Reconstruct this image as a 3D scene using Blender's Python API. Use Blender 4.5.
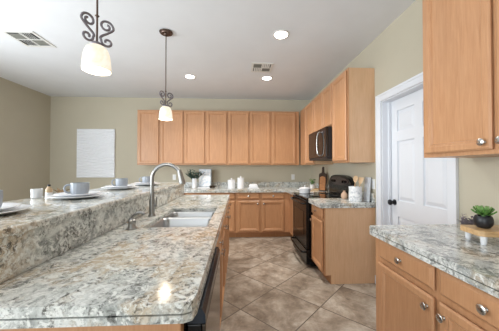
import bpy, bmesh, math, random
from mathutils import Vector, Matrix
random.seed(7)
S = bpy.context.scene
C = S.collection
PI = math.pi
for o in list(bpy.data.objects): bpy.data.objects.remove(o)

# ------------------------------------------------------------------ camera
F_PX, YAW, PITCH, CAM_H = 235.8, .0482, .0135, 1.30
cd = bpy.data.cameras.new('camera'); cam = bpy.data.objects.new('camera', cd); C.objects.link(cam)
cd.sensor_fit = 'HORIZONTAL'; cd.sensor_width = 36.0; cd.lens = 36.0 * F_PX / 499.0
cd.clip_start = .02
cam.location = (0, 0, CAM_H); cam.rotation_euler = (PI/2 + PITCH, 0, -YAW)
S.camera = cam

# ------------------------------------------------------------------ world, daylight, exposure
W = bpy.data.worlds.new('world'); S.world = W; W.use_nodes = True
bg = W.node_tree.nodes['Background']; bg.inputs[0].default_value = (.86, .93, 1, 1); bg.inputs[1].default_value = 1.0
def area(name, loc, rot, sx, sy, power, col=(1, 1, 1), spread=PI):
    l = bpy.data.lights.new(name, 'AREA'); l.shape = 'RECTANGLE'; l.size = sx; l.size_y = sy; l.energy = power; l.color = col; l.spread = spread
    o = bpy.data.objects.new(name, l); C.objects.link(o); o.location = loc; o.rotation_euler = rot
    return o
# daylight entering through the patio opening behind the camera and the window in the left wall
area('patio_daylight', (-2.1, -2.72, 1.3), (PI/2+.45, 0, 0), 2.9, 2.3, 62, (.90, .96, 1))
area('window_daylight', (-3.80, .9, 1.55), (PI/2+.3, 0, -PI/2), 2.6, 1.5, 112, (.90, .96, 1))
S.view_settings.view_transform = 'Standard'; S.view_settings.look = 'None'
S.view_settings.gamma = 1; S.view_settings.use_curve_mapping = False
S.view_settings.exposure = 0.52
CAN_W, PENDANT_W = 72, 3.5

# ------------------------------------------------------------------ dimensions
XR, XL, YB, YF, ZC = 1.565, -3.85, 5.02, -2.8, 2.785
CT, CB = .914, .858           # countertop top / underside
UB, UT = 1.372, 2.455         # wall cabinets bottom / top
BZ = 1.10                     # raised bar top

# ------------------------------------------------------------------ materials
def srgb(r, g, b):
    f = lambda c: (c/255/12.92) if c/255 <= .04045 else ((c/255+.055)/1.055)**2.4
    return (f(r), f(g), f(b), 1)
class Mat:
    def __init__(s, name, col=(200, 200, 200), rough=.5, metal=0, spec=.5):
        s.m = bpy.data.materials.new(name); s.m.use_nodes = True; s.t = s.m.node_tree
        s.b = s.t.nodes['Principled BSDF']
        s.b.inputs['Base Color'].default_value = srgb(*col); s.b.inputs['Roughness'].default_value = rough
        s.b.inputs['Metallic'].default_value = metal; s.b.inputs['Specular IOR Level'].default_value = spec
    def n(s, typ, **k):
        x = s.t.nodes.new(typ)
        for a, v in k.items():
            if a in x.inputs.keys(): x.inputs[a].default_value = v
            else: setattr(x, a, v)
        return x
    def l(s, a, b): s.t.links.new(a, b)
    def coords(s, scale=(1, 1, 1), rot=(0, 0, 0), kind='Object'):
        tc = s.n('ShaderNodeTexCoord'); mp = s.n('ShaderNodeMapping')
        mp.inputs['Scale'].default_value = scale; mp.inputs['Rotation'].default_value = rot
        s.l(tc.outputs[kind], mp.inputs['Vector']); return mp.outputs['Vector']
    def noise(s, vec, scale, detail=4, rough=.55, dist=0):
        x = s.n('ShaderNodeTexNoise'); x.inputs['Scale'].default_value = scale; x.inputs['Detail'].default_value = detail
        x.inputs['Roughness'].default_value = rough; x.inputs['Distortion'].default_value = dist
        s.l(vec, x.inputs['Vector']); return x.outputs['Fac']
    def ramp(s, fac, stops):
        x = s.n('ShaderNodeValToRGB'); e = x.color_ramp.elements
        while len(e) < len(stops): e.new(.5)
        for el, (p, c) in zip(e, stops):
            el.position = p; el.color = srgb(*c) if isinstance(c, tuple) else (c, c, c, 1)
        s.l(fac, x.inputs['Fac']); return x.outputs['Color']
    def mix(s, fac, a, b, mode='MIX'):
        x = s.n('ShaderNodeMix', data_type='RGBA', blend_type=mode)
        for sock, v in ((x.inputs[0], fac), (x.inputs[6], a), (x.inputs[7], b)):
            if isinstance(v, (int, float)): sock.default_value = v if sock == x.inputs[0] else (v, v, v, 1)
            elif isinstance(v, tuple): sock.default_value = srgb(*v)
            else: s.l(v, sock)
        return x.outputs[2]
    def math(s, op, a, b=0):
        x = s.n('ShaderNodeMath', operation=op)
        for i, v in enumerate((a, b)):
            if isinstance(v, (int, float)): x.inputs[i].default_value = v
            else: s.l(v, x.inputs[i])
        return x.outputs[0]
    def color(s, c): s.l(c, s.b.inputs['Base Color'])
    def bump(s, h, strength=.2, dist=.002):
        x = s.n('ShaderNodeBump'); x.inputs['Strength'].default_value = strength; x.inputs['Distance'].default_value = dist
        s.l(h, x.inputs['Height']); s.l(x.outputs[0], s.b.inputs['Normal'])
    def emit(s, col, k):
        s.b.inputs['Emission Color'].default_value = srgb(*col); s.b.inputs['Emission Strength'].default_value = k

def paint(name, col, rough=.75):
    m = Mat(name, col, rough, spec=.25); v = m.coords()
    m.color(m.mix(m.noise(v, 3, 3), col, tuple(int(c*.965) for c in col)))
    m.bump(m.noise(v, 160, 2), .12, .001); return m.m
WALL = paint('beige_wall_paint', (194, 187, 168))
CEIL = paint('white_ceiling_paint', (230, 233, 237), .85)
WHITE = paint('white_trim_paint', (226, 230, 236), .35)

def wood(name, c1, c2, c3, grain=(26, 26, 1.6), rough=.36):
    m = Mat(name, c1, rough, spec=.45)
    v = m.coords(grain); big = m.coords((2.2, 2.2, .9))
    g = m.noise(v, 3.2, 6, .62, .6)
    c = m.ramp(g, [(.30, c1), (.5, c2), (.72, c3)])
    blot = m.ramp(m.noise(big, 2.4, 3), [(.35, .93), (.65, 1.0)])
    m.color(m.mix(1.0, c, blot, 'MULTIPLY'))
    m.bump(m.noise(v, 9, 3), .05, .001); return m.m
MAPLE = wood('honey_maple', (184, 134, 95), (193, 144, 105), (201, 154, 115))
MAPLE_SIDE = wood('pale_maple_veneer', (210, 168, 130), (216, 176, 139), (222, 184, 148))
TOE = wood('dark_toe_board', (176, 126, 86), (184, 134, 94), (190, 140, 100))
BOARD = wood('acacia_wood', (150, 98, 62), (176, 120, 78), (198, 146, 100), (6, 30, 30))
RISER = wood('light_riser_wood', (186, 148, 104), (206, 170, 124), (216, 184, 140), (4, 22, 22))
SPOON = wood('beech_wood', (206, 170, 128), (216, 182, 142), (222, 190, 152))

def granite(name):
    m = Mat(name, (190, 188, 182), .12, spec=.5)
    v = m.coords((1, 1, 1)); vs = m.coords((1.7, 1.0, 1.6), (0, 0, .6))
    warp = m.n('ShaderNodeTexNoise'); warp.inputs['Scale'].default_value = 3.0; warp.inputs['Detail'].default_value = 4; m.l(vs, warp.inputs['Vector'])
    wv = m.n('ShaderNodeVectorMath', operation='MULTIPLY_ADD'); m.l(warp.outputs['Color'], wv.inputs[0]); wv.inputs[1].default_value = (.7, .7, .7); m.l(vs, wv.inputs[2])
    cloud = m.noise(wv.outputs[0], 4.5, 8, .70, .4)
    c = m.ramp(cloud, [(.30, (108, 111, 110)), (.42, (160, 164, 161)), (.50, (198, 202, 199)), (.60, (222, 225, 222)), (.72, (180, 177, 166))])
    tan = m.ramp(m.noise(wv.outputs[0], 2.2, 6, .66), [(.49, 0.0), (.60, .75)])
    c = m.mix(tan, c, (188, 168, 138))
    patch = m.ramp(m.noise(wv.outputs[0], 5.5, 4, .6), [(.42, .25), (.62, 1.0)])
    fine = m.ramp(m.noise(v, 42, 6, .80, .6), [(.50, 0.0), (.55, .9)])
    c = m.mix(m.math('MULTIPLY', patch, fine), c, (58, 55, 49))
    wh = m.ramp(m.noise(v, 30, 6, .80, .8), [(.51, 0.0), (.57, .9)])
    c = m.mix(wh, c, (230, 232, 228))
    m.color(c); m.b.inputs['IOR'].default_value = 1.6; return m.m
GRANITE = granite('grey_tan_granite')

def tile():
    m = Mat('slate_look_floor_tile', (150, 135, 118), .42, spec=.4)
    tc = m.n('ShaderNodeTexCoord'); sep = m.n('ShaderNodeSeparateXYZ'); m.l(tc.outputs['Object'], sep.inputs[0])
    x, y = sep.outputs[0], sep.outputs[1]; s, x0, y0 = .53, .397, 2.573
    k = .70711/s
    u = m.math('ADD', m.math('MULTIPLY', m.math('ADD', x, y), k), 100-(x0+y0)*k)
    w = m.math('ADD', m.math('MULTIPLY', m.math('SUBTRACT', y, x), k), 100-(y0-x0)*k)
    def edge(a): return m.math('ABSOLUTE', m.math('SUBTRACT', m.math('FRACT', a), .5))
    e = m.math('MAXIMUM', edge(u), edge(w))
    grout = m.math('GREATER_THAN', e, .492)
    cmb = m.n('ShaderNodeCombineXYZ'); m.l(m.math('FLOOR', u), cmb.inputs[0]); m.l(m.math('FLOOR', w), cmb.inputs[1])
    wn = m.n('ShaderNodeTexWhiteNoise', noise_dimensions='3D'); m.l(cmb.outputs[0], wn.inputs['Vector'])
    va = m.n('ShaderNodeVectorMath', operation='MULTIPLY_ADD'); m.l(wn.outputs['Color'], va.inputs[0]); va.inputs[1].default_value = (9, 9, 9); m.l(tc.outputs['Object'], va.inputs[2])
    n1 = m.noise(va.outputs[0], 3.4, 8, .7, .35)
    c = m.ramp(n1, [(.32, (112, 98, 84)), (.45, (150, 136, 121)), (.56, (178, 166, 152)), (.68, (204, 195, 183))])
    n2 = m.ramp(m.noise(va.outputs[0], 14, 6, .7), [(.35, .78), (.6, 1.0)])
    c = m.mix(1.0, c, n2, 'MULTIPLY')
    br = m.math('ADD', m.math('MULTIPLY', wn.outputs['Value'], .16), .90)
    c = m.mix(1.0, c, br, 'MULTIPLY')
    c = m.mix(grout, c, (84, 74, 66)); m.color(c)
    m.bump(m.math('SUBTRACT', m.noise(va.outputs[0], 9, 5), m.math('MULTIPLY', grout, 1.5)), .18, .004)
    return m.m
TILE = tile()

def metal(name, col, rough):
    m = Mat(name, col, rough, 1.0); v = m.coords((1, 1, 30))
    r = m.math('ADD', m.math('MULTIPLY', m.noise(v, 30, 3), .1), rough-.05); m.l(r, m.b.inputs['Roughness']); return m.m
NICKEL = metal('brushed_nickel', (206, 205, 202), .26)
STEEL = metal('stainless_steel', (196, 197, 198), .34)
SATIN = metal('satin_nickel', (150, 149, 147), .33)
BRONZE = metal('aged_bronze', (104, 88, 80), .45)
def plain(name, col, rough=.5, metal=0, spec=.5, var=.06, scale=12):
    m = Mat(name, col, rough, metal, spec); v = m.coords()
    m.color(m.mix(m.noise(v, scale, 4), col, tuple(max(0, int(c*(1-var*2))) for c in col))); return m.m
BLACK = plain('black_enamel', (15, 15, 17), .24, spec=.3)
BLACKGLASS = plain('black_glass', (12, 12, 13), .05)
CONTROL = plain('dark_control_strip', (34, 44, 56), .22)
DWFRONT = plain('dark_reflective_steel', (92, 86, 80), .12, .85)
MICRO = plain('dark_brown_steel', (58, 48, 42), .22, .5)
IRON = plain('pewter_iron', (128, 122, 128), .42, .4)
MATTEBLACK = plain('matte_black', (30, 32, 37), .4)
CERAMIC = plain('white_ceramic', (236, 238, 242), .22, var=.02)
GLAZE = plain('blue_grey_glaze', (160, 167, 177), .35, var=.08, scale=30)
PLASTIC = plain('white_plastic', (235, 235, 232), .4, var=.01)
CLAY = plain('blush_clay', (205, 172, 148), .7)
LEAF = plain('succulent_green', (112, 168, 78), .5, var=.3, scale=40)
LEAFTIP = plain('pale_succulent_green', (158, 204, 120), .5, var=.2, scale=40)
EUCA = plain('eucalyptus_green', (78, 110, 96), .6, var=.25, scale=30)
HERB = plain('fresh_herb_green', (104, 150, 80), .6, var=.25, scale=30)
DRIED = plain('dried_lavender', (150, 140, 148), .8, var=.2, scale=60)
PAMPAS = plain('dried_tan_leaf', (164, 138, 104), .8, var=.2, scale=40)
PINE = plain('dark_brown_cone', (78, 58, 46), .8, var=.25, scale=60)
TANLIQUID = plain('tan_stoneware', (196, 170, 136), .4)
SLATEGREY = plain('grey_stone_slab', (232, 237, 243), .45, var=.12, scale=25)
FRAMEGREY = plain('grey_frame', (128, 132, 134), .5)
GLASSW = Mat('clear_glass', (240, 244, 244), .03); GLASSW.b.inputs['Transmission Weight'].default_value = .95; GLASSW = GLASSW.m
FROST = Mat('frosted_glass', (232, 234, 236), .45); FROST.b.inputs['Transmission Weight'].default_value = .45; FROST = FROST.m
def marble():
    m = Mat('white_marble', (232, 232, 232), .3); v = m.coords((1, 1, 1.4))
    m.color(m.ramp(m.noise(v, 16, 6, .6, 1.5), [(.42, (198, 202, 208)), (.52, (232, 234, 236)), (.7, (244, 244, 244))])); return m.m
MARBLE = marble()
def artmat():
    m = Mat('white_plaster_relief', (232, 234, 238), .7, spec=.2); v = m.coords((1, 1, 9))
    m.bump(m.noise(v, 3, 3), .25, .01); return m.m
PLASTER = artmat()
def printmat():
    m = Mat('pale_print', (236, 240, 244), .5); v = m.coords()
    m.color(m.ramp(m.noise(v, 22, 4), [(.45, (238, 242, 246)), (.62, (200, 214, 228))])); return m.m
PRINT = printmat()
DISPLAY_REFLECT = plain('range_panel_reflection_tint', (84, 60, 60), .2, var=.4, scale=30)  # control panel colour includes the reddish reflection on the black backguard
LAMP = Mat('can_light_glow', (255, 255, 255), .5); LAMP.emit((255, 252, 244), 9); LAMP = LAMP.m
def shade_mat():
    m = Mat('lit_alabaster_glass', (170, 160, 145), .45); v = m.coords()
    c = m.ramp(m.noise(v, 14, 4, .6, .8), [(.38, (246, 228, 196)), (.6, (255, 248, 234))])
    m.l(c, m.b.inputs['Emission Color']); m.b.inputs['Emission Strength'].default_value = .58; return m.m
SHADE = shade_mat()
WINGLASS = GLASSW
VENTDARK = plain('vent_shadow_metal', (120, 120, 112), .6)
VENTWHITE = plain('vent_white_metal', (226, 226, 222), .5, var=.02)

# ------------------------------------------------------------------ mesh helpers
class MB:
    def __init__(s): s.bm = bmesh.new()
    def face(s, vs): 
        try: return s.bm.faces.new(vs)
        except ValueError: return None
    def box(s, x0, x1, y0, y1, z0, z1, bev=0, seg=2):
        v = [s.bm.verts.new((x, y, z)) for x in (x0, x1) for y in (y0, y1) for z in (z0, z1)]
        fs = [s.face([v[i] for i in q]) for q in ((0, 1, 3, 2), (4, 6, 7, 5), (0, 4, 5, 1), (2, 3, 7, 6), (0, 2, 6, 4), (1, 5, 7, 3))]
        if bev:
            es = list({e for f in fs for e in f.edges})
            bmesh.ops.bevel(s.bm, geom=es, offset=bev, segments=seg, affect='EDGES', profile=.5)
        return s
    def prism(s, poly, a0, a1, axis='z', bev=0):
        mp = {'z': lambda p, a: (p[0], p[1], a), 'x': lambda p, a: (a, p[0], p[1]), 'y': lambda p, a: (p[0], a, p[1])}[axis]
        lo = [s.bm.verts.new(mp(p, a0)) for p in poly]; hi = [s.bm.verts.new(mp(p, a1)) for p in poly]
        n = len(poly); fs = [s.face(lo[::-1]), s.face(hi)]
        for i in range(n): fs.append(s.face([lo[i], lo[(i+1) % n], hi[(i+1) % n], hi[i]]))
        if bev:
            es = list({e for f in fs[:2] for e in f.edges})
            bmesh.ops.bevel(s.bm, geom=es, offset=bev, segments=2, affect='EDGES', profile=.5)
        return s
    def rings(s, rings, cap0=True, cap1=True):
        """list of vertex-rings (same count) bridged in order"""
        R = [[s.bm.verts.new(p) for p in r] for r in rings]; n = len(R[0])
        for a, b in zip(R, R[1:]):
            for i in range(n): s.face([a[i], a[(i+1) % n], b[(i+1) % n], b[i]])
        if cap0: s.face(R[0][::-1])
        if cap1: s.face(R[-1])
        return s
    def panel(s, x0, x1, z0, z1, prof):
        """rectangular front facing -Y; prof = [(inset, y)]"""
        return s.rings([[(x0+i, y, z0+i), (x1-i, y, z0+i), (x1-i, y, z1-i), (x0+i, y, z1-i)] for i, y in prof])
    def lathe(s, prof, c=(0, 0, 0), seg=24, cap0=True, cap1=True):
        return s.rings([[(c[0]+r*math.cos(2*PI*k/seg), c[1]+r*math.sin(2*PI*k/seg), c[2]+z) for k in range(seg)] for r, z in prof], cap0, cap1)
    def tube(s, pts, rad, seg=10):
        pts = [Vector(p) for p in pts]; n = len(pts)
        rads = [rad]*n if isinstance(rad, (int, float)) else rad
        d0 = (pts[1]-pts[0]).normalized(); up = Vector((0, 0, 1)) if abs(d0.z) < .9 else Vector((1, 0, 0))
        nx = d0.cross(up).normalized(); R = []
        for i, p in enumerate(pts):
            d = (pts[min(i+1, n-1)]-pts[max(i-1, 0)])
            d = d.normalized() if d.length > 1e-9 else d0
            nx = nx - d*nx.dot(d); nx = nx.normalized() if nx.length > 1e-6 else d.orthogonal().normalized()
            ny = d.cross(nx)
            R.append([p+(nx*math.cos(2*PI*k/seg)+ny*math.sin(2*PI*k/seg))*rads[i] for k in range(seg)])
        return s.rings(R)
    def ball(s, c, rx, ry=None, rz=None, u=16, v=10):
        ry = ry or rx; rz = rz or rx
        m = Matrix.Translation(c) @ Matrix.Diagonal((rx, ry, rz, 1))
        bmesh.ops.create_uvsphere(s.bm, u_segments=u, v_segments=v, radius=1, matrix=m); return s
    def leaf(s, base, direc, length, width, up=(0, 0, 1), cup=.15, thick=.0012):
        b = Vector(base); d = Vector(direc).normalized(); upv = Vector(up)
        sd = d.cross(upv); sd = sd.normalized() if sd.length > 1e-4 else Vector((1, 0, 0)); nn = sd.cross(d)
        R = []
        for t, w in ((0, .15), (.25, .75), (.5, 1), (.75, .72), (1, .06)):
            c = b+d*length*t + nn*(-cup*length*(2*t-1)**2); h = max(thick, thick*w); ww = width*.5*w
            R.append([c-sd*ww+nn*cup*ww, c-nn*h, c+sd*ww+nn*cup*ww, c+nn*h])
        return s.rings(R)
    def build(s, name, mat, parent=None, smooth=False, origin='auto', loc=None):
        bmesh.ops.recalc_face_normals(s.bm, faces=s.bm.faces)
        me = bpy.data.meshes.new(name)
        shift = Vector((0, 0, 0))
        if parent is None and origin == 'auto' and loc is None:
            xs = [v.co for v in s.bm.verts]; lo = Vector([min(v[i] for v in xs) for i in range(3)]); hi = Vector([max(v[i] for v in xs) for i in range(3)])
            shift = Vector(((lo.x+hi.x)/2, (lo.y+hi.y)/2, lo.z)); bmesh.ops.translate(s.bm, verts=s.bm.verts, vec=-shift)
        s.bm.to_mesh(me); s.bm.free()
        o = bpy.data.objects.new(name, me); C.objects.link(o); me.materials.append(mat)
        o.location = shift if loc is None else loc
        if parent: o.parent = parent; 
        if smooth:
            for p in me.polygons: p.use_smooth = True
            me.set_sharp_from_angle(angle=math.radians(38))
        return o
def tag(o, label, cat, group=None, kind=None):
    o['label'] = label; o['category'] = cat
    if group: o['group'] = group
    if kind: o['kind'] = kind
    return o
def thing(name, label, cat, loc=(0, 0, 0), rz=0, group=None):
    o = bpy.data.objects.new(name, None); C.objects.link(o); o.empty_display_size = .05
    o.location = loc; o.rotation_euler = (0, 0, rz); return tag(o, label, cat, group)
def struct(o): o['kind'] = 'structure'; return o
def dup(root, loc, rz=None, label=None, group=None):
    def cp(o, par):
        c = o.copy(); C.objects.link(c)
        if par: c.parent = par
        for ch in list(o.children): cp(ch, c)
        return c
    r = cp(root, None); r.location = loc
    if rz is not None: r.rotation_euler = (0, 0, rz)
    if label: r['label'] = label
    if group: r['group'] = group
    return r
def spline(pts, n=6):
    P = [Vector(p) for p in pts]; out = []
    for i in range(len(P)-1):
        a = P[max(i-1, 0)]; b = P[i]; c = P[i+1]; d = P[min(i+2, len(P)-1)]
        for k in range(n):
            t = k/n; out.append(.5*((2*b)+(c-a)*t+(2*a-5*b+4*c-d)*t*t+(3*b-a-3*c+d)*t**3))
    out.append(P[-1]); return out

# ------------------------------------------------------------------ room shell
T = .14
struct(MB().box(XL-T, XR+T, YF-T, YB+T, -.1, 0).build('floor', TILE, origin='world'))
struct(MB().box(XL-T, XR+T, YF-T, YB+T, ZC, ZC+.1).build('ceiling', CEIL, origin='world'))
struct(MB().box(XL-T, XR+T, YB, YB+T, 0, ZC).build('wall_back', WALL, origin='world'))
DY0, DY1, DH = 1.675, 2.495, 2.035      # door opening in the right wall
struct(MB().box(XR, XR+T, YF-T, DY0, 0, ZC).box(XR, XR+T, DY1, YB, 0, ZC).box(XR, XR+T, DY0, DY1, DH, ZC).build('wall_right', WALL, origin='world'))
WY0, WY1, WZ0, WZ1 = -.45, 2.25, .8, 2.35   # window in the left wall
struct(MB().box(XL-T, XL, YF-T, WY0, 0, ZC).box(XL-T, XL, WY1, YB, 0, ZC).box(XL-T, XL, WY0, WY1, 0, WZ0).box(XL-T, XL, WY0, WY1, WZ1, ZC).build('wall_left', WALL, origin='world'))
PX0, PX1, PZ1 = -3.6, -.6, 2.45             # patio opening behind the camera
struct(MB().box(XL, PX0, YF-T, YF, 0, ZC).box(PX1, XR, YF-T, YF, 0, ZC).box(PX0, PX1, YF-T, YF, PZ1, ZC).build('wall_front', WALL, origin='world'))
w = struct(MB().box(XL-.10, XL-.04, WY0, WY0+.05, WZ0, WZ1).box(XL-.10, XL-.04, WY1-.05, WY1, WZ0, WZ1).box(XL-.10, XL-.04, WY0+.05, WY1-.05, WZ0, WZ0+.05).box(XL-.10, XL-.04, WY0+.05, WY1-.05, WZ1-.05, WZ1).box(XL-.09, XL-.05, .88, .92, WZ0+.05, WZ1-.05).build('window_1', WHITE))
w2 = MB()
for x in (PX0, -2.13, PX1-.06): w2.box(x, x+.06, YF-.10, YF-.04, 0, PZ1)
w2.box(PX0+.06, PX1-.06, YF-.10, YF-.04, PZ1-.06, PZ1).box(PX0+.06, PX1-.06, YF-.10, YF-.04, 0, .05)
struct(w2.build('window_2', WHITE))
# door with its jamb and casing
cs = MB(); CW = .075
cs.box(XR-.018, XR, DY0-CW, DY0, 0, DH+CW, .004).box(XR-.018, XR, DY1, DY1+CW, 0, DH+CW, .004).box(XR-.018, XR, DY0, DY1, DH, DH+CW, .004)
cs.box(XR-.024, XR-.018, DY0-CW, DY0-CW+.02, 0, DH+CW).box(XR-.024, XR-.018, DY1+CW-.02, DY1+CW, 0, DH+CW).box(XR-.024, XR-.018, DY0-CW+.02, DY1+CW-.02, DH+CW-.02, DH+CW)
struct(cs.build('trim_1', WHITE))
jb = MB().box(XR, XR+T, DY0, DY0+.012, 0, DH).box(XR, XR+T, DY1-.012, DY1, 0, DH).box(XR, XR+T, DY0+.012, DY1-.012, DH-.012, DH)
jb.box(XR+.06, XR+.085, DY0+.012, DY0+.03, 0, DH-.012).box(XR+.06, XR+.085, DY1-.03, DY1-.012, 0, DH-.012)
struct(jb.build('trim_2', WHITE))
def panel_door():
    y0, y1, x = DY0+.014, DY1-.014, XR+.090
    r = thing('door_1', '', '', (x, (y0+y1)/2, .006), -PI/2)
    for k in ('label', 'category'): del r[k]
    r['kind'] = 'structure'; r['label'] = 'white six panel interior door with black knob'
    w, h = y1-y0, DH-.02; t = .036; b = MB()
    cols = [(-w/2+.105, -.05), (.05, w/2-.105)]
    rows = [(.20, .80), (.965, 1.58), (1.68, h-.115)]
    b.box(-w/2, -w/2+.105, -.0, t, 0, h).box(w/2-.105, w/2, 0, t, 0, h).box(-.05, .05, 0, t, 0, h)
    zz = [0]+[z for q in rows for z in q]+[h]
    for c0, c1 in cols:
        for i in range(0, len(zz), 2): b.box(c0, c1, 0, t, zz[i], zz[i+1])
        for z0, z1 in rows:
            b.box(c0, c1, .014, t-.002, z0, z1)
            b.panel(c0+.012, c1-.012, z0+.012, z1-.012, [(0, .015), (.0, .013), (.030, .003)])
    b.build('door_leaf', WHITE, r)
    kb = MB().tube([(-w/2+.06, 0, .94), (-w/2+.06, -.006, .94), (-w/2+.06, -.0061, .94), (-w/2+.06, -.028, .94), (-w/2+.06, -.034, .94), (-w/2+.06, -.05, .94), (-w/2+.06, -.062, .94), (-w/2+.06, -.068, .94)], [.03, .03, .012, .011, .022, .030, .026, .012], 18)
    k = kb.build('door_knob', MATTEBLACK, r, True); k['label'] = 'round black door knob'
panel_door()
struct(MB().box(XR-.014, XR, DY1+CW, 2.622, 0, .09).build('baseboard_right', WHITE))
struct(MB().box(XL, -1.98, YB-.014, YB, 0, .09).build('baseboard_back', WHITE))
struct(MB().box(XL, XL+.014, 2.3, YB-.014, 0, .09).build('baseboard_left', WHITE))

# ------------------------------------------------------------------ cabinet builders
def knob(parent, x, z, y, big=1):
    a = .0185*big
    return MB().tube([(x, y, z), (x, y-.003, z), (x, y-.0031, z), (x, y-.014, z), (x, y-.016, z), (x, y-.022, z), (x, y-.026, z)], [.009, .009, .006, .006, a*.85, a, a*.7], 14).build('knob', NICKEL, parent, True)
def door_front(parent, x0, x1, z0, z1, y, knob_at=None, name='door', fr=.052):
    d = MB().panel(x0, x1, z0, z1, [(.002, y-.006), (0, y-.016), (.009, y-.024), (fr-.014, y-.024), (fr-.008, y-.019), (fr, y-.019), (fr+.006, y-.010)]).build(name, MAPLE, parent)
    if knob_at: knob(d, knob_at[0], knob_at[1], y-.024)
    return d
def drawer_front(parent, x0, x1, z0, z1, y, kn=True):
    d = MB().panel(x0, x1, z0, z1, [(.002, y-.006), (0, y-.012), (.004, y-.016), (.015, y-.024)]).build('drawer', MAPLE, parent)
    if kn: knob(d, (x0+x1)/2, (z0+z1)/2, y-.024)
    return d
def base_cabinet(label, loc, rz, w, cols, group=None, depth=.59, kinds='dd', side=MAPLE_SIDE, toe=.1, body_top=None, drawer_z=(.732, .845), door_z=(.125, .700)):
    """local x along the front, front faces -y, back at y=0; cols = [(x0, x1, knob side)]"""
    r = thing('base_cabinet', label, 'cabinet', loc, rz, group)
    top = CB-.001
    MB().prism([(0, 0), (-depth+.075, 0), (-depth+.075, toe), (-depth+.012, toe), (-depth+.012, body_top or top), (0, body_top or top)], 0, w, 'x').build('body', side, r)
    MB().box(0, w, -depth, -depth+.012, toe, top).build('face_frame', MAPLE, r)
    MB().box(0, w, -depth+.069, -depth+.075, 0, toe-.001).build('toe_kick', TOE, r)
    for x0, x1, ks in cols:
        drawer_front(r, x0, x1, *drawer_z, -depth)
        if ks: 
            kx = x1-.03 if ks == 'r' else x0+.03
            door_front(r, x0, x1, *door_z, -depth, (kx, door_z[1]-.055))
    return r
def wall_cabinet(label, loc, rz, w, doors, group=None, depth=.31, h=UT-UB, knobz=.06, side=MAPLE_SIDE):
    r = thing('wall_cabinet', label, 'cabinet', loc, rz, group)
    MB().box(0, w, -depth+.012, 0, 0, h).build('body', side, r)
    MB().box(0, w, -depth, -depth+.012, 0, h).build('face_frame', MAPLE, r)
    for x0, x1, ks in doors:
        kx = x1-.03 if ks == 'r' else x0+.03
        door_front(r, x0, x1, .022, h-.022, -depth, (kx, .022+knobz) if ks else None)
    return r

# ---- wall cabinets along the back wall (left to right)
yb = YB-.002
G = 'wall cabinets on the back wall'
ux = lambda a, lst: [(x0-a, x1-a, k) for x0, x1, k in lst]
wall_cabinet('single door maple wall cabinet at the left end of the back wall run', (-1.972, yb, UB), 0, .434, ux(-1.972, [(-1.952, -1.553, None)]), G)
wall_cabinet('two door maple wall cabinet above the faucet, second from the left on the back wall', (-1.537, yb, UB), 0, .895, ux(-1.537, [(-1.520, -1.083, None), (-1.060, -.662, None)]), G)
wall_cabinet('two door maple wall cabinet on the back wall above the white canisters', (-.641, yb, UB), 0, .868, ux(-.641, [(-.622, -.224, None), (-.190, .211, None)]), G)
wall_cabinet('two door maple wall cabinet at the right end of the back wall, in the corner', (.228, yb, UB), 0, 1.006, ux(.228, [(.245, .640, None), (.690, .965, None)][:1]+[(.690, 1.160, None)]), G)
# ---- wall cabinets along the right wall
xr = XR-.002
wall_cabinet('maple wall cabinet in the corner on the right wall, beyond the microwave', (xr, 4.685, UB), -PI/2, .872, [(.385, .855, None)])
wall_cabinet('short two door maple cabinet directly above the microwave', (xr, 3.812, 1.860), -PI/2, .764, [(.012, .395, None), (.412, .752, None)], h=UT-1.860)
wall_cabinet('tall maple wall cabinet with plain end panel, between microwave and white door', (xr, 3.047, UB), -PI/2, .427, [(.012, .408, None)])
u = wall_cabinet('near maple wall cabinet at upper right of the photo, above the plant', (xr, 1.508, UB), -PI/2, .93, [(.030, .436, 'r'), (.460, .912, 'l')], depth=.33, knobz=.037, side=MAPLE)
# ---- base cabinets along the back wall
G = 'base cabinets on the back wall'
W2 = .926
for i, (x0, lab) in enumerate([(-1.90, 'maple base cabinet at the left end of the back wall, behind the raised bar'), (-.974, 'maple base cabinet on the back wall below the plant and white print'), (-.047, 'maple base cabinet with two drawers and doors in full view on the back wall')]):
    base_cabinet(lab, (x0, yb, 0), 0, W2, [(.040, .445, 'r'), (.498, .912, 'l')], G)
f = thing('corner_base_cabinet', 'plain maple corner cabinet with filler strip beside the black range', 'cabinet', (.880, yb, 0))
MB().prism([(0, 0), (0, -.59), (.093, -.59), (.093, -1.207), (.68, -1.207), (.68, 0)], .1, CB-.001).build('body', MAPLE, f)
MB().prism([(0, 0), (0, -.515), (.16, -.515), (.16, -1.2), (.67, -1.2), (.67, 0)], 0, .099).build('toe_kick', TOE, f)
# ---- right run end cabinet
base_cabinet('maple base cabinet with pale plain end panel, between the black range and the white door', (xr, 3.046, 0), -PI/2, .424, [(.015, .400, 'l')])
# ---- foreground right cabinet
base_cabinet('near maple base cabinet in the lower right corner with two drawers and two doors', (xr, 1.552, 0), -PI/2, .975, [(.060, .490, 'r'), (.522, .940, 'l')], depth=.638)
# ---- island cabinets (fronts face the aisle, +x)
IX = -.172-.59+.02
Gi = 'base cabinets of the sink peninsula'
base_cabinet('maple sink base cabinet in the peninsula beside the dishwasher', (IX, 1.395, 0), PI/2, .96, [(.03, .465, 'r'), (.495, .93, 'l')], Gi, body_top=.62)
base_cabinet('maple base cabinet in the middle of the peninsula, past the sink', (IX, 2.357, 0), PI/2, .58, [(.03, .275, 'r'), (.305, .55, 'l')], Gi)
base_cabinet('maple base cabinet at the far end of the peninsula', (IX, 2.939, 0), PI/2, .56, [(.03, .265, 'r'), (.295, .53, 'l')], Gi)
e = MB().box(-.792, -.172, .722, .745, 0, CB-.001).box(-.195, -.172, .745, .765, 0, CB-.001).build('end_panel', MAPLE)
tag(e, 'flat maple end panel under the near edge of the peninsula countertop', 'panel')

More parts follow.
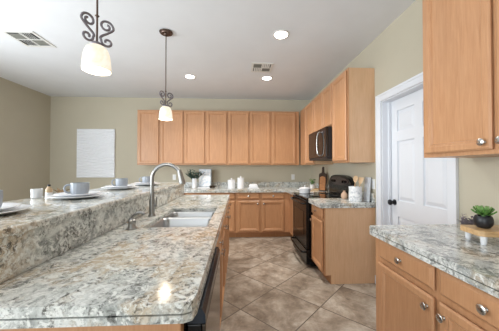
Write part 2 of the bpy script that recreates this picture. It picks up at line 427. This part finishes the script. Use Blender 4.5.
# ------------------------------------------------------------------ countertops
SLAB = .884
def counter(name, label, pieces, lips):
    b = MB()
    for p in pieces: b.prism(p, SLAB, CT, 'z')
    for l in lips: b.prism(l, CB, SLAB-.004, 'z')
    return tag(b.build(name, GRANITE, origin='world'), label, 'countertop')
def splash(label, *p):
    return tag(MB().box(*p, .003).build('backsplash', GRANITE, origin='world'), label, 'backsplash')
R4 = lambda x0, x1, y0, y1: [(x0, y0), (x1, y0), (x1, y1), (x0, y1)]
SX0, SX1, SY0, SY1 = -.625, -.208, 1.580, 2.320      # sink cut-out
IE, IN, IFY = -.127, .690, 3.53
counter('countertop', 'granite countertop of the sink peninsula, with the sink and faucet',
    [[(-.797, IN), (IE-.030, IN), (IE-.008, IN+.012), (IE, IN+.045), (IE, SY0), (-.797, SY0)], R4(-.797, SX0, SY0, SY1), R4(SX1, IE, SY0, SY1), R4(-.797, IE, SY1, IFY)],
    [[(-.797, IN-.003), (IE-.030, IN-.003), (IE-.006, IN+.010), (IE+.002, IN+.045), (IE+.002, IFY), (IE-.038, IFY), (IE-.038, IN+.05), (IE-.05, IN+.03), (-.797, IN+.03)]])
splash('tall granite splash between the sink countertop and the raised bar', -.815, -.796, IN, IFY, CT+.0005, BZ-.032)
counter('countertop', 'granite countertop along the back wall turning the corner behind the range',
    [[(-1.93, 4.383), (.915, 4.383), (.915, 3.812), (xr, 3.812), (xr, yb), (-1.93, yb)]], [R4(-1.93, .915, 4.383, 4.407), R4(.915, .938, 3.812, 4.407)])
splash('low granite splash along the back wall behind the canisters', -1.93, xr, yb-.02, yb, CT+.0005, 1.016)
splash('low granite splash on the right wall in the corner beyond the range', xr-.02, xr, 3.812, yb-.021, CT+.0005, 1.016)
counter('countertop', 'short granite countertop with marble crock, beside the black range', [R4(.918, xr, 2.602, 3.046)], [[(.918, 2.602), (xr, 2.602), (xr, 2.618), (.940, 2.618), (.940, 3.046), (.918, 3.046)]])
splash('low granite splash on the right wall behind the marble crock', xr-.02, xr, 2.622, 3.046, CT+.0005, 1.016)
counter('countertop', 'near granite countertop in the lower right holding the wooden riser and succulent', [[(.885, .55), (xr, .55), (xr, 1.575), (.905, 1.575), (.885, 1.555)]],
    [[(.885, .55), (.908, .55), (.908, 1.557), (xr, 1.557), (xr, 1.575), (.905, 1.575), (.885, 1.555)]])
# raised bar
struct(MB().box(-.935, -.816, IN+.02, IFY, 0, BZ-.032).build('wall_bar', WALL))
tag(MB().box(-1.42, -.774, IN-.02, IFY+.03, BZ-.031, BZ, .008).build('bar_countertop', GRANITE, origin='world'), 'raised granite bar top set with plates and blue-grey mugs', 'bar top')

# ------------------------------------------------------------------ sink, faucet, dispenser
sk = thing('sink', 'double bowl stainless steel sink set in the peninsula countertop', 'sink', ((SX0+SX1)/2, (SY0+SY1)/2, SLAB-.0005))
def bowl(y0, y1, depth, name='bowl'):
    x0, x1 = SX0-.004, SX1+.004; cx, cy = (SX0+SX1)/2, (SY0+SY1)/2
    def rr(ins, z, rad):
        a0, a1, b0, b1 = x0+ins-cx, x1-ins-cx, y0+ins-cy, y1-ins-cy; out = []
        for (px, py, s) in ((a1-rad, b1-rad, 0), (a0+rad, b1-rad, 1), (a0+rad, b0+rad, 2), (a1-rad, b0+rad, 3)):
            for k in range(5):
                a = PI/2*(s+k/4); out.append((px+rad*math.cos(a), py+rad*math.sin(a), z))
        return out
    b = MB().rings([rr(.0, .0, .04), rr(.006, -.01, .05), rr(.012, -depth+.03, .06), rr(.04, -depth, .05), rr(.044, -depth-.003, .05), rr(.008, -depth+.028, .06), rr(-.001, -.01, .05), rr(-.003, 0, .04)], False, False)
    # floor of the bowl
    b.rings([rr(.04, -depth, .05), rr(.044, -depth-.003, .05)])
    o = b.build(name, STEEL, sk, True)
    MB().lathe([(.040, 0), (.040, .002), (.030, .003), (.012, .001)], (0, (y0+y1)/2-cy, -depth+.0005), 20).build('drain', NICKEL, o, True)
ym = 2.05
bowl(SY0-.004, ym-.012, .20); bowl(ym+.012, SY1+.004, .17)
MB().box(SX0-(SX0+SX1)/2, SX1-(SX0+SX1)/2, ym-.010-(SY0+SY1)/2, ym+.010-(SY0+SY1)/2, -.025, -.006, .004).build('divider', STEEL, sk, True)

fc = thing('faucet', 'tall brushed nickel gooseneck faucet behind the sink', 'faucet', (-.702, 1.965, CT))
MB().lathe([(.030, 0), (.030, .006), (.024, .014), (.0215, .022), (.0215, .13), (.018, .145), (.018, .16)], (0, 0, 0), 20).build('body', SATIN, fc, True)
pts = [(0, 0, .14), (0, 0, .20), (0, 0, .26), (0, 0, .303)]
for k in range(1, 13):
    a = PI-PI*.90*k/12; pts.append((.117+.117*math.cos(a), 0, .303+.117*math.sin(a)))
MB().tube(spline(pts, 3), .0150, 14).build('spout', SATIN, fc, True)
px, pz = pts[-1][0], pts[-1][2]
MB().tube([(px-.010, 0, pz+.035), (px-.002, 0, pz+.005), (px+.006, 0, pz-.03), (px+.016, 0, pz-.072), (px+.017, 0, pz-.078)], [.0165, .020, .023, .027, .022], 16).build('spray_head', SATIN, fc, True)
MB().tube([(.015, 0, .085), (.034, 0, .087), (.0345, 0, .087)], [.011, .011, .006], 12).tube([(.032, 0, .08), (.034, 0, .10), (.036, 0, .13), (.038, 0, .16)], [.007, .0065, .006, .0055], 10).build('handle', SATIN, fc, True)

sd = thing('soap_dispenser', 'small nickel soap dispenser with curved nozzle on the countertop left of the sink', 'soap dispenser', (-.680, 1.549, CT)); sd.scale = (1.28, 1.28, 1.28)
MB().lathe([(.025, 0), (.025, .005), (.019, .012), (.017, .028), (.0195, .032), (.0195, .044), (.013, .050), (.010, .056)], seg=18).build('body', SATIN, sd, True)
MB().tube(spline([(0, 0, .050), (.008, -.001, .064), (.026, -.003, .078), (.046, -.005, .083), (.060, -.007, .080), (.064, -.007, .076)], 4), .0075, 10).build('nozzle', SATIN, sd, True)

# ------------------------------------------------------------------ dishwasher
dw = thing('dishwasher', 'dark dishwasher with black control strip under the near end of the peninsula', 'dishwasher', (-.45, 1.075, 0))
MB().box(-.28, .283, -.305, .315, .10, CB-.004).build('body', BLACK, dw)
d = MB().box(.285, .333, -.300, .310, .115, .797, .004).build('door', BLACK, dw)
MB().box(.3335, .346, -.298, .308, .118, .795, .003).build('front_panel', DWFRONT, d)
MB().prism([(.285, .800), (.346, .800), (.344, CB-.03), (.334, CB-.012), (.285, CB-.012)], -.300, .310, 'y').build('control_panel', CONTROL, dw)
MB().box(.20, .255, -.300, .310, 0, .099).build('toe_kick', BLACK, dw)

# ------------------------------------------------------------------ range
rg = thing('range', 'black freestanding electric range with arched backguard on the right wall', 'range', (xr, 3.429, 0), -PI/2)
hw = .379
MB().box(-hw, hw, -.625, -.02, .03, .895).build('body', BLACK, rg)
MB().box(-hw, hw, -.665, -.075, .896, .914, .005).build('cooktop', BLACKGLASS, rg)
for (x, y, r) in ((-.19, -.50, .10), (.19, -.50, .085), (-.19, -.22, .08), (.19, -.22, .10)):
    MB().lathe([(r, 0), (r, .0006), (r-.006, .0006), (r-.006, 0)], (x, y, .9142), 28).build('burner', VENTDARK, rg, True)
d = MB().box(-hw+.004, hw-.004, -.672, -.627, .245, .878, .006).build('oven_door', BLACK, rg)
MB().box(-.25, .25, -.675, -.6725, .40, .72, .001).build('window', BLACKGLASS, d)
def bar_handle(parent, z, y):
    pts = [(-.33, y, z), (-.325, y-.03, z), (-.30, y-.046, z)]+[(x, y-.050-.012*(1-(x/.3)**2), z) for x in (-.2, -.1, 0, .1, .2)]+[(.30, y-.046, z), (.325, y-.03, z), (.33, y, z)]
    return MB().tube(spline(pts, 3), .012, 10).build('handle', BLACK, parent, True)
bar_handle(d, .835, -.672)
d2 = MB().prism([(-.672, .055), (-.64, .045), (-.627, .045), (-.627, .235), (-.672, .235)], -hw+.004, hw-.004, 'x').build('storage_drawer', BLACK, rg)
bar_handle(d2, .195, -.672)
# arched backguard
arch = [(-hw, .914), (hw, .914), (hw, 1.06)]+[(hw*math.copysign(abs(math.cos(PI*k/20))**.7, math.cos(PI*k/20)), 1.06+.150*math.sin(PI*k/20)**.8) for k in range(1, 20)]+[(-hw, 1.06)]
bgd = MB().prism(arch, -.075, -.012, 'y', .008).build('backguard', BLACK, rg)
face = [(.31*math.cos(2*PI*k/28), 1.120+.060*math.sin(2*PI*k/28)) for k in range(28)]
MB().prism(face, -.079, -.0755, 'y').build('control_face', DISPLAY_REFLECT, bgd)  # oval face with the reddish reflection painted in its colour
for x in (-.22, -.15, .15, .22): MB().tube([(x, -.079, 1.115), (x, -.098, 1.115), (x, -.100, 1.115)], [.019, .017, .012], 14).build('dial', BLACK, bgd, True)

# ------------------------------------------------------------------ microwave
mw = thing('microwave', 'dark over-the-range microwave with curved silver handle', 'microwave', (xr, 3.429, 1.428), -PI/2)
MB().box(-.379, .379, -.372, 0, 0, .430).build('body', MATTEBLACK, mw)
d = MB().box(-.379, .195, -.408, -.373, .03, .430, .004).build('door', MICRO, mw)
MB().box(-.335, .10, -.410, -.4085, .085, .375).build('window', BLACKGLASS, d)
MB().tube(spline([(.165, -.408, .385), (.163, -.438, .37), (.16, -.452, .31), (.159, -.456, .22), (.16, -.452, .13), (.163, -.438, .07), (.165, -.408, .055)], 4), .009, 10).build('handle', NICKEL, d, True)
cp = MB().box(.197, .379, -.408, -.373, .03, .430, .004).build('control_panel', BLACKGLASS, mw)
MB().box(.225, .352, -.4095, -.4082, .345, .395).build('display', CONTROL, cp)
MB().box(-.379, .379, -.400, -.373, 0, .028, .002).build('vent_grille', MATTEBLACK, mw)

# ------------------------------------------------------------------ pendants
def s_curve(sign, th):
    """radius from the rod / height in metres: an upper and a lower curl joined at a waist near the rod"""
    rz = []
    for k in range(15):
        t = k/14; a = math.radians(430-(430+20)*t); R = .010+.026*t**.8; rz.append((.047+R*math.cos(a), .112+R*math.sin(a)*.95))
    rz += [(.050, .072), (.026, .054), (.016, .040)]
    for k in range(15):
        t = k/14; a = math.radians(165+395*t); R = .033-.023*t**.8; rz.append((.052+R*math.cos(a), .024+R*math.sin(a)*.9))
    return [(sign*r*math.cos(th), sign*r*math.sin(th), z+.150) for r, z in rz]
def make_pendant(loc, rodlen, label):
    """loc = bottom of the shade on its axis; ceiling canopy above"""
    p = thing('pendant_light', label, 'pendant light', loc, 0, 'pendant lights over the bar')
    top = ZC-loc[2]
    MB().lathe([(.0, top-.032), (.02, top-.032), (.024, top-.024), (.050, top-.020), (.055, top-.012), (.068, top-.008), (.070, top)], seg=26).build('canopy', BRONZE, p, True)
    MB().tube([(0, 0, .165), (0, 0, .30), (0, 0, top-.03)], .0052, 10).tube([(0, 0, .300), (0, 0, .306), (0, 0, .303)], [.007, .012, .007], 10).build('rod', BRONZE, p, True)
    for an in (36, 238): MB().tube(spline(s_curve(.95, math.radians(an)), 3), .0064, 8).build('scroll', IRON, p, True)
    MB().lathe([(.012, .1365), (.028, .138), (.031, .146), (.020, .157), (.009, .160)], seg=20).build('socket_cap', IRON, p, True)
    MB().lathe([(.018, .139), (.036, .135), (.051, .122), (.060, .101), (.066, .072), (.069, .036), (.071, .0), (.068, .0), (.066, .036), (.062, .072), (.056, .1), (.048, .118), (.034, .131), (.016, .135)], seg=32, cap0=False, cap1=False).build('shade', SHADE, p, True)
    l = bpy.data.lights.new('bulb', 'POINT'); l.energy = PENDANT_W; l.color = (1, .92, .8); l.shadow_soft_size = .03
    lo = bpy.data.objects.new('bulb', l); C.objects.link(lo); lo.parent = p; lo.location = (0, 0, .03)
    return p
pd = make_pendant((-.778, 1.33, 1.838), 0, 'nearest pendant light with white glass shade and iron scrolls, at upper left')
dup(pd, (-.782, 2.58, 1.832), None, 'farther pendant light with white glass shade hanging in front of the back cabinets')

# ------------------------------------------------------------------ recessed ceiling lights
def can(loc, label):
    r = thing('recessed_light', label, 'ceiling light', loc, 0, 'recessed ceiling lights')
    MB().lathe([(.092, 0), (.092, -.006), (.074, -.008), (.072, -.002), (.072, 0)], seg=30).build('trim_ring', VENTWHITE, r, True)
    MB().lathe([(.0715, -.001), (.070, -.004), (.040, -.0055), (.001, -.006)], seg=30).build('lens', LAMP, r, True)
    l = bpy.data.lights.new('can_beam', 'SPOT'); l.energy = CAN_W; l.spot_size = math.radians(128); l.spot_blend = 1.0; l.shadow_soft_size = .07; l.color = (1, .95, .87)
    lo = bpy.data.objects.new('can_beam', l); C.objects.link(lo); lo.parent = r; lo.location = (0, 0, -.02)
    return r
c0 = can((.473, 2.57, ZC), 'recessed ceiling light nearest the camera, largest of the three')
dup(c0, (.471, 3.824, ZC), None, 'recessed ceiling light just behind the ceiling vent')
dup(c0, (-.775, 3.821, ZC), None, 'recessed ceiling light right of the far pendant rod')

# ------------------------------------------------------------------ ceiling vents
def vent(loc, rz, label, w=.33):
    r = thing('ceiling_vent', label, 'vent', loc, rz, 'ceiling vents'); h = w/2
    b = MB()
    for (x0, x1, y0, y1) in ((-h, h, -h, -h+.03), (-h, h, h-.03, h), (-h, -h+.03, -h+.03, h-.03), (h-.03, h, -h+.03, h-.03)): b.box(x0, x1, y0, y1, -.008, 0)
    b.box(-.008, .008, -h+.03, h-.03, -.008, 0).box(-h+.03, -.008, -.008, .008, -.008, 0).box(.008, h-.03, -.008, .008, -.008, 0)
    b.build('frame', VENTWHITE, r)
    MB().box(-h+.03, h-.03, -h+.03, h-.03, -.002, -.0005).build('duct', MATTEBLACK, r)
    q = h-.03
    def quad(sx, sy, alongx):
        m = MB()
        for k in range(4):
            t = .022+.026*k
            if alongx:
                y = sy*t; x0, x1 = sorted((sx*.010, sx*q)); m.prism([(y-.010, -.003), (y+.010*0+.012*sy*0+.006, -.010), (y+.008, -.0095), (y-.008, -.0025)], x0, x1, 'x')
            else:
                x = sx*t; y0, y1 = sorted((sy*.010, sy*q)); m.prism([(x-.010, -.003), (x+.006, -.010), (x+.008, -.0095), (x-.008, -.0025)], y0, y1, 'y')
        m.build('louver', VENTDARK if (sx*sy > 0) else VENTWHITE, r)  # louvers along x are white metal with shade put into the colour
    quad(-1, 1, False); quad(1, 1, True); quad(-1, -1, True); quad(1, -1, False)
    return r
vent((-2.385, 2.80, ZC), 0, 'square white ceiling vent at upper left, left of the near pendant', .335)
vent((.345, 3.43, ZC), 0, 'square white ceiling vent between the two right recessed lights', .31)

# ------------------------------------------------------------------ wall art, outlets
art = thing('wall_art', 'white rectangular wall art with horizontal wavy ridges on the back wall', 'wall art', (-2.925, YB-.001, 1.118))
MB().box(-.378, .378, -.03, 0, 0, 1.0, .003).build('canvas', PLASTER, art)
ridge = MB(); nx, nz = 30, 150
g = [[ridge.bm.verts.new((-.374+.748*i/nx, -.031-.010*max(0, math.sin(6.283*(j/nz*17+.42*math.sin(i*.23+j*.05)+.22*math.sin(i*.71+j*.11))))**2, .004+.992*j/nz)) for i in range(nx+1)] for j in range(nz+1)]
for j in range(nz):
    for i in range(nx): ridge.face([g[j][i], g[j][i+1], g[j+1][i+1], g[j+1][i]])
ridge.build('relief', PLASTER, art, True)
def outlet(loc, rz, label):
    r = thing('outlet', label, 'outlet', loc, rz)
    MB().box(-.036, .036, -.006, 0, -.058, .058, .002).build('plate', PLASTIC, r)
    for z in (-.02, .02): MB().box(-.017, .017, -.0085, -.006, z-.014, z+.014, .002).build('socket', CERAMIC, r)
    return r
outlet((1.178, YB-.001, 1.122), 0, 'white outlet plate on the back wall near the corner, left of the range')
outlet((-1.335, YB-.001, 1.122), 0, 'white outlet plate on the back wall seen through the faucet arch')
outlet((XR-.001, 2.655, 1.122), -PI/2, 'white outlet plate on the right wall beside the door casing')

# ------------------------------------------------------------------ bar place settings
def plate(loc, r, label, group, name='dinner_plate'):
    o = MB().lathe([(r*.55, 0), (r*.60, .002), (r*.80, .008), (r, .018), (r, .0205), (r*.98, .021), (r*.78, .011), (r*.58, .006), (.001, .0055)], seg=40).build(name, CERAMIC, None, True, loc=loc)
    return tag(o, label, 'plate', group)
def mug(loc, rz, label):
    m = thing('mug', label, 'mug', loc, rz, 'blue-grey mugs on the bar'); R, n = .054, 48
    rings = []
    for r, z in ((.040, 0), (.047, .004), (.052, .02), (.054, .05), (.054, .083), (.050, .083), (.049, .05), (.047, .02), (.040, .008)):
        rings.append([((r+(.0012*math.cos(k*PI/1.5) if .01 < z < .08 and r > .05 else 0))*math.cos(2*PI*k/n), (r+(.0012*math.cos(k*PI/1.5) if .01 < z < .08 and r > .05 else 0))*math.sin(2*PI*k/n), z) for k in range(n)])
    MB().rings(rings).build('cup', GLAZE, m, True)
    MB().tube(spline([(.050, 0, .068), (.070, 0, .070), (.084, 0, .055), (.082, 0, .033), (.066, 0, .018), (.048, 0, .020)], 4), .0062, 10).build('handle', GLAZE, m, True)
    return m
where = ['at the left edge of the photo', 'second from the left, in front of the wall art', 'third from the left, left of the faucet', 'farthest along the bar, behind the faucet']
hd = [math.radians(a) for a in (210, 215, 205, 200)]
for i, y in enumerate((1.075, 1.68, 2.40, 2.93)):
    x = (-1.115, -1.10, -1.165, -1.12)[i]
    plate((x, y, BZ+.0005), .168, 'wide white lower plate, '+where[i], 'white plates on the bar')
    plate((x, y, BZ+.0135), .132, 'smaller white upper plate, '+where[i], 'white plates on the bar', 'salad_plate')
    mug((x+(.012 if i else .022), y, BZ+.0205), hd[i], 'blue-grey mug on stacked white plates, '+where[i])

# things at the back of the bar
def tumbler():
    o = MB().lathe([(.028, 0), (.031, .002), (.033, .062), (.0305, .062), (.028, .008), (.001, .006)], seg=24).build('glass_tumbler', FROST, None, True, loc=(-1.372, 1.68, BZ+.0005))
    tag(o, 'small frosted glass tumbler at the back edge of the bar, near the left wall', 'glass')
tumbler()
bt = thing('small_bottle', 'small tan bottle with white base and black cap on the bar', 'bottle', (-1.385, 1.80, BZ))
MB().lathe([(.021, 0), (.022, .002), (.022, .026), (.021, .0265)], seg=18).build('base', CERAMIC, bt, True)
MB().lathe([(.0205, .0268), (.021, .028), (.020, .05), (.012, .062), (.009, .070)], seg=18).build('body', TANLIQUID, bt, True)
MB().lathe([(.0095, .0705), (.010, .072), (.010, .082), (.008, .084)], seg=14).build('cap', MATTEBLACK, bt, True)
dl = MB()
for k in range(9):
    a = random.uniform(0, 2*PI); dl.leaf((-1.375+.01*math.cos(a), 1.91+.012*math.sin(a), BZ+.003), (math.cos(a)*.7, math.sin(a)*.7, .75), random.uniform(.05, .075), .022)
tag(dl.build('dried_flower', PAMPAS), 'small tuft of dried tan leaves on the bar beside the small bottle', 'dried flower')

# ------------------------------------------------------------------ back counter items
vs = thing('potted_eucalyptus', 'dark green leafy plant in a white vase on the back counter', 'plant', (-.865, 4.72, CT))
MB().lathe([(.040, 0), (.045, .004), (.047, .10), (.046, .19), (.038, .205), (.034, .205), (.038, .18), (.038, .02), (.001, .015)], seg=24).build('vase', CERAMIC, vs, True)
fo = MB(); st = MB()
for k in range(30):
    a = random.uniform(0, 2*PI); sp = random.uniform(.2, 1.25); L = random.uniform(.12, .22)
    d = Vector((math.cos(a)*sp, math.sin(a)*sp*.7, 1)).normalized(); base = Vector((math.cos(a)*.015, math.sin(a)*.015, .15))
    tip = base+d*(L+.05); st.tube([base, base+d*L*.5, tip], .0016, 5)
    for j in range(7):
        q = base+d*(.055+(L)*j/7); b = random.uniform(0, 2*PI)
        fo.leaf(q, (math.cos(b), math.sin(b), .45), random.uniform(.035, .055), .03)
fo.build('leaves', EUCA, vs); st.build('stems', EUCA, vs)

pr = thing('framed_print', 'white print in a thin grey frame leaning on the back wall beside the leafy plant', 'print', (-.672, 4.83, CT))
MB().prism([(-.018, .022), (.0, .018), (.055, .375), (.037, .379)], -.125, .132, 'x').build('frame', FRAMEGREY, pr)
MB().prism([(-.0205, .026), (-.0185, .0257), (.0355, .375), (.0335, .3753)], -.125, .112, 'x').build('sheet', PRINT, pr)
MB().box(-.13, .13, -.10, .03, 0, .018, .004).build('ledge', CERAMIC, pr)
def cone(loc, label):
    o = MB()
    for k in range(26):
        t = k/26; a = k*2.4; r = .030*math.sin(PI*(.15+.8*t))
        o.leaf((r*.5*math.cos(a), r*.5*math.sin(a), .006+.045*t), (math.cos(a), math.sin(a), .5), r*.9+.006, .016, cup=.05, thick=.002)
    o.ball((0, 0, .028), .017, .017, .027, 10, 8)
    return tag(o.build('pine_cone', PINE, None, False, loc=loc), label, 'pine cone', 'pine cones on the back counter')
cone((-.535, 4.66, CT+.002), 'dark brown pine cone just right of the white print')
cone((-.475, 4.69, CT+.002), 'dark brown pine cone nearer the small dark ornament')
om = thing('ornament', 'small dark metal ornament with ring top between pine cones and canisters', 'ornament', (-.385, 4.72, CT))
MB().lathe([(.028, 0), (.028, .006), (.008, .012), (.006, .04), (.010, .045), (.005, .05)], seg=16).build('stand', FRAMEGREY, om, True)
MB().tube([(.032*math.cos(2*PI*k/20), 0, .085+.034*math.sin(2*PI*k/20)) for k in range(21)], .006, 8).build('ring', FRAMEGREY, om, True)
def canister(loc, r, h, label):
    c = thing('canister', label, 'canister', loc, 0, 'white canisters on the back counter')
    MB().lathe([(r-.006, 0), (r, .005), (r, h), (r-.004, h+.002)], seg=30).build('jar', CERAMIC, c, True)
    l = MB().lathe([(r+.002, h+.0025), (r+.003, h+.006), (r+.002, h+.016), (r*.6, h+.022), (.008, h+.024)], seg=30).build('lid', CERAMIC, c, True)
    MB().lathe([(.008, h+.0242), (.007, h+.032), (.014, h+.040), (.014, h+.048), (.006, h+.053)], seg=16).build('knob', CERAMIC, l, True)
canister((-.132, 4.62, CT), .072, .150, 'shorter white canister, left of the pair on the back counter')
canister((.050, 4.62, CT), .065, .190, 'taller white lidded canister, right of the pair on the back counter')
bd = thing('butter_dish', 'low pale covered dish on the back counter right of the canisters', 'dish', (.30, 4.66, CT))
MB().box(-.11, .11, -.065, .065, 0, .012, .005).build('tray', CERAMIC, bd)
MB().prism([(-.085, .0125), (.085, .0125), (.085, .06), (.065, .085), (-.065, .085), (-.085, .06)], -.045, .045, 'y', .012).build('cover', CERAMIC, bd, True)

# ------------------------------------------------------------------ range & right-counter items
pt = thing('saucepan', 'white lidded saucepan on the front burner of the range', 'saucepan', (1.045, 3.66, .9152))
MB().lathe([(.078, 0), (.084, .006), (.086, .07), (.088, .074), (.084, .076)], seg=30).build('pot', CERAMIC, pt, True)
MB().lathe([(.087, .0765), (.086, .082), (.05, .094), (.012, .098)], seg=30).build('lid', CERAMIC, pt, True)
MB().lathe([(.007, .0985), (.006, .108), (.015, .114), (.013, .124), (.004, .127)], seg=14).build('lid_knob', CERAMIC, pt, True)
for s in (1, -1): MB().tube(spline([(s*.084, -.022, .055), (s*.112, -.018, .058), (s*.116, 0, .058), (s*.112, .018, .058), (s*.084, .022, .055)], 4), .0055, 8).build('handle', CERAMIC, pt, True)
# paddle board leaning in the corner behind the range
cb = thing('cutting_board', 'wooden paddle cutting board with dark handle leaning on the wall beyond the range', 'cutting board', (1.515, 4.07, CT+.002), -PI/2)
cb.rotation_euler = (math.radians(-4), 0, -PI/2+.55)
oval = [(-.075, .012), (-.065, 0), (.065, 0), (.075, .012), (.080, .275), (.070, .300), (.028, .308), (.018, .325), (.018, .405), (.012, .42), (-.012, .42), (-.018, .405), (-.018, .325), (-.028, .308), (-.070, .300), (-.080, .275)]
cb.location = (1.455, 4.02, CT+.002)
MB().prism(oval, -.010, .010, 'y', .003).build('dark_rim', PINE, cb)
MB().prism([(-.052, .015), (.066, .015), (.070, .20), (.055, .240), (.0, .255), (-.055, .235)], -.0135, -.0105, 'y').build('board_face', BOARD, cb)
tr = thing('serving_tray', 'small wooden tray in the corner beyond the range, under a white cup', 'tray', (1.33, 4.24, CT), -.5)
MB().box(-.15, .15, -.10, .10, 0, .014, .004).box(-.15, .15, -.10, -.092, .014, .03).box(-.15, .15, .092, .10, .014, .03).box(-.15, -.142, -.092, .092, .014, .03).box(.142, .15, -.092, .092, .014, .03).build('base', RISER, tr)
hp = thing('herb_cup', 'small green herb growing in a white cup on the wooden tray', 'plant', (1.36, 4.27, CT+.0145))
MB().lathe([(.034, 0), (.040, .004), (.046, .08), (.042, .08), (.037, .02), (.001, .015)], seg=22).build('cup', CERAMIC, hp, True)
hb = MB()
for k in range(46):
    a = random.uniform(0, 2*PI); r = random.uniform(0, .05); z = random.uniform(.075, .17)
    hb.leaf((r*math.cos(a), r*math.sin(a), z), (math.cos(a), math.sin(a), .8), random.uniform(.025, .045), .02)
for k in range(9):
    a = k*.7; hb.tube([(.01*math.cos(a), .01*math.sin(a), .02), (.03*math.cos(a), .03*math.sin(a), .15)], .0015, 5)
hb.build('leaves', HERB, hp)
# crock with wooden utensils
ck = thing('utensil_crock', 'white marble utensil crock on the short countertop', 'crock', (1.392, 2.745, CT))
MB().lathe([(.066, 0), (.072, .005), (.074, .06), (.071, .15), (.074, .172), (.069, .174), (.065, .15), (.066, .02), (.001, .014)], seg=30).build('pot', MARBLE, ck, True)
def utensil(label, base, tip, kind, grp):
    b = Vector(base); t = Vector(tip); d = (t-b).normalized(); n = 12; m = MB()
    L = (t-b).length
    m.tube([b, b+d*L*.70], [.006, .0055], 8)
    pr = [(.70, .006), (.74, .014), (.80, .028), (.88, .034), (.95, .030), (1.0, .016)] if kind == 'spoon' else [(.70, .006), (.74, .020), (.82, .031), (.94, .035), (1.0, .033)]
    sd = Vector((.45, -.89, 0)); sd = (sd-d*sd.dot(d)).normalized(); nn = sd.cross(d)
    m.rings([[b+d*L*f-sd*w, b+d*L*f-nn*.005, b+d*L*f+sd*w, b+d*L*f+nn*.004] for f, w in pr])
    tag(m.build('wooden_spoon' if kind == 'spoon' else 'spatula', SPOON, None, True), label, 'utensil', grp)
utensil('wooden spoon standing in the marble crock, left of the other utensil', (1.375, 2.75, CT+.018), (1.415, 2.775, CT+.300), 'spoon', 'utensils in the crock')
utensil('wooden spatula standing in the marble crock, right of the spoon', (1.412, 2.735, CT+.018), (1.455, 2.725, CT+.285), 'spatula', 'utensils in the crock')
va = MB().lathe([(.022, 0), (.034, .006), (.041, .035), (.038, .062), (.022, .082), (.014, .094), (.017, .104), (.013, .104), (.010, .09), (.001, .085)], seg=26).build('bud_vase', CLAY, None, True, loc=(1.36, 2.965, CT+.0005))
tag(va, 'small round blush clay bud vase left of the marble crock', 'vase')
sl = thing('serving_board', 'grey stone serving board leaning upright on the wall behind the crock', 'serving board', (1.512, 2.715, CT), 0)
sl.rotation_euler = (0, math.radians(4.5), 0)
MB().box(-.009, .009, -.055, .055, .001, .285, .004).build('slab', SLATEGREY, sl)

# ------------------------------------------------------------------ riser, succulent, sprig on the near counter
rs = thing('wooden_riser', 'light wooden riser board on white legs on the near countertop', 'riser', (1.362, 1.178, CT), math.radians(-10))
RW, RD = .140, .078
rp = []
for (sx, sy, s) in ((1, 1, 0), (-1, 1, 1), (-1, -1, 2), (1, -1, 3)):
    for k in range(5):
        a = PI/2*(s+k/4); rp.append((sx*(RW-.03)+.03*math.cos(a), sy*(RD-.03)+.03*math.sin(a)))
MB().prism(rp, .044, .072, 'z', .003).build('top', RISER, rs)
for sx in (1, -1):
    for sy in (1, -1): MB().lathe([(.010, 0), (.013, .006), (.015, .0435)], (sx*.105, sy*.050, 0), 14).build('leg', CERAMIC, rs, True)
su = thing('potted_succulent', 'green succulent in a round black pot on the wooden riser', 'plant', (1.303, 1.196, CT+.0725)); su.scale = (.78, .78, .92)
MB().lathe([(.026, 0), (.034, .003), (.047, .018), (.052, .036), (.050, .054), (.044, .068), (.041, .070), (.040, .062), (.001, .060)], seg=32).build('pot', MATTEBLACK, su, True)
i = 0
for ring, (cnt, L, el, zz) in enumerate(((9, .064, .38, .070), (9, .062, .72, .074), (8, .056, 1.1, .078), (6, .050, 1.7, .080), (4, .044, 3.2, .082))):
    lf = MB()
    for k in range(cnt):
        a = 2*PI*k/cnt+ring*.37+random.uniform(-.1, .1); e2 = el+random.uniform(-.08, .08)
        lf.leaf((.007*math.cos(a), .007*math.sin(a), zz), (math.cos(a), math.sin(a), e2), L, .024, cup=-.12, thick=.0045)
    lf.build('leaves', LEAF if ring < 2 else LEAFTIP, su, True)
MB().tube([(0, 0, .055), (0, 0, .092)], [.012, .008], 8).build('stem', LEAF, su, True)
sg = MB()
for k in range(34):
    a = random.uniform(0, 2*PI); b = Vector((1.325+.012*math.cos(a), 1.275+.012*math.sin(a), CT+.002))
    d = Vector((math.cos(a)*.55-.1, math.sin(a)*.45, 1)).normalized(); L = random.uniform(.07, .125)
    b = Vector((1.400+.012*math.cos(a), 1.355+.012*math.sin(a), CT+.002))
    sg.tube([b, b+d*L], .0012, 5)
    for j in range(7):
        q = b+d*L*(.3+.1*j); c = random.uniform(0, 2*PI); sg.leaf(q, (math.cos(c), math.sin(c), .6), .022, .012)
tag(sg.build('dried_sprig', DRIED), 'dried grey-purple sprig behind the riser, left of the black pot', 'dried sprig')
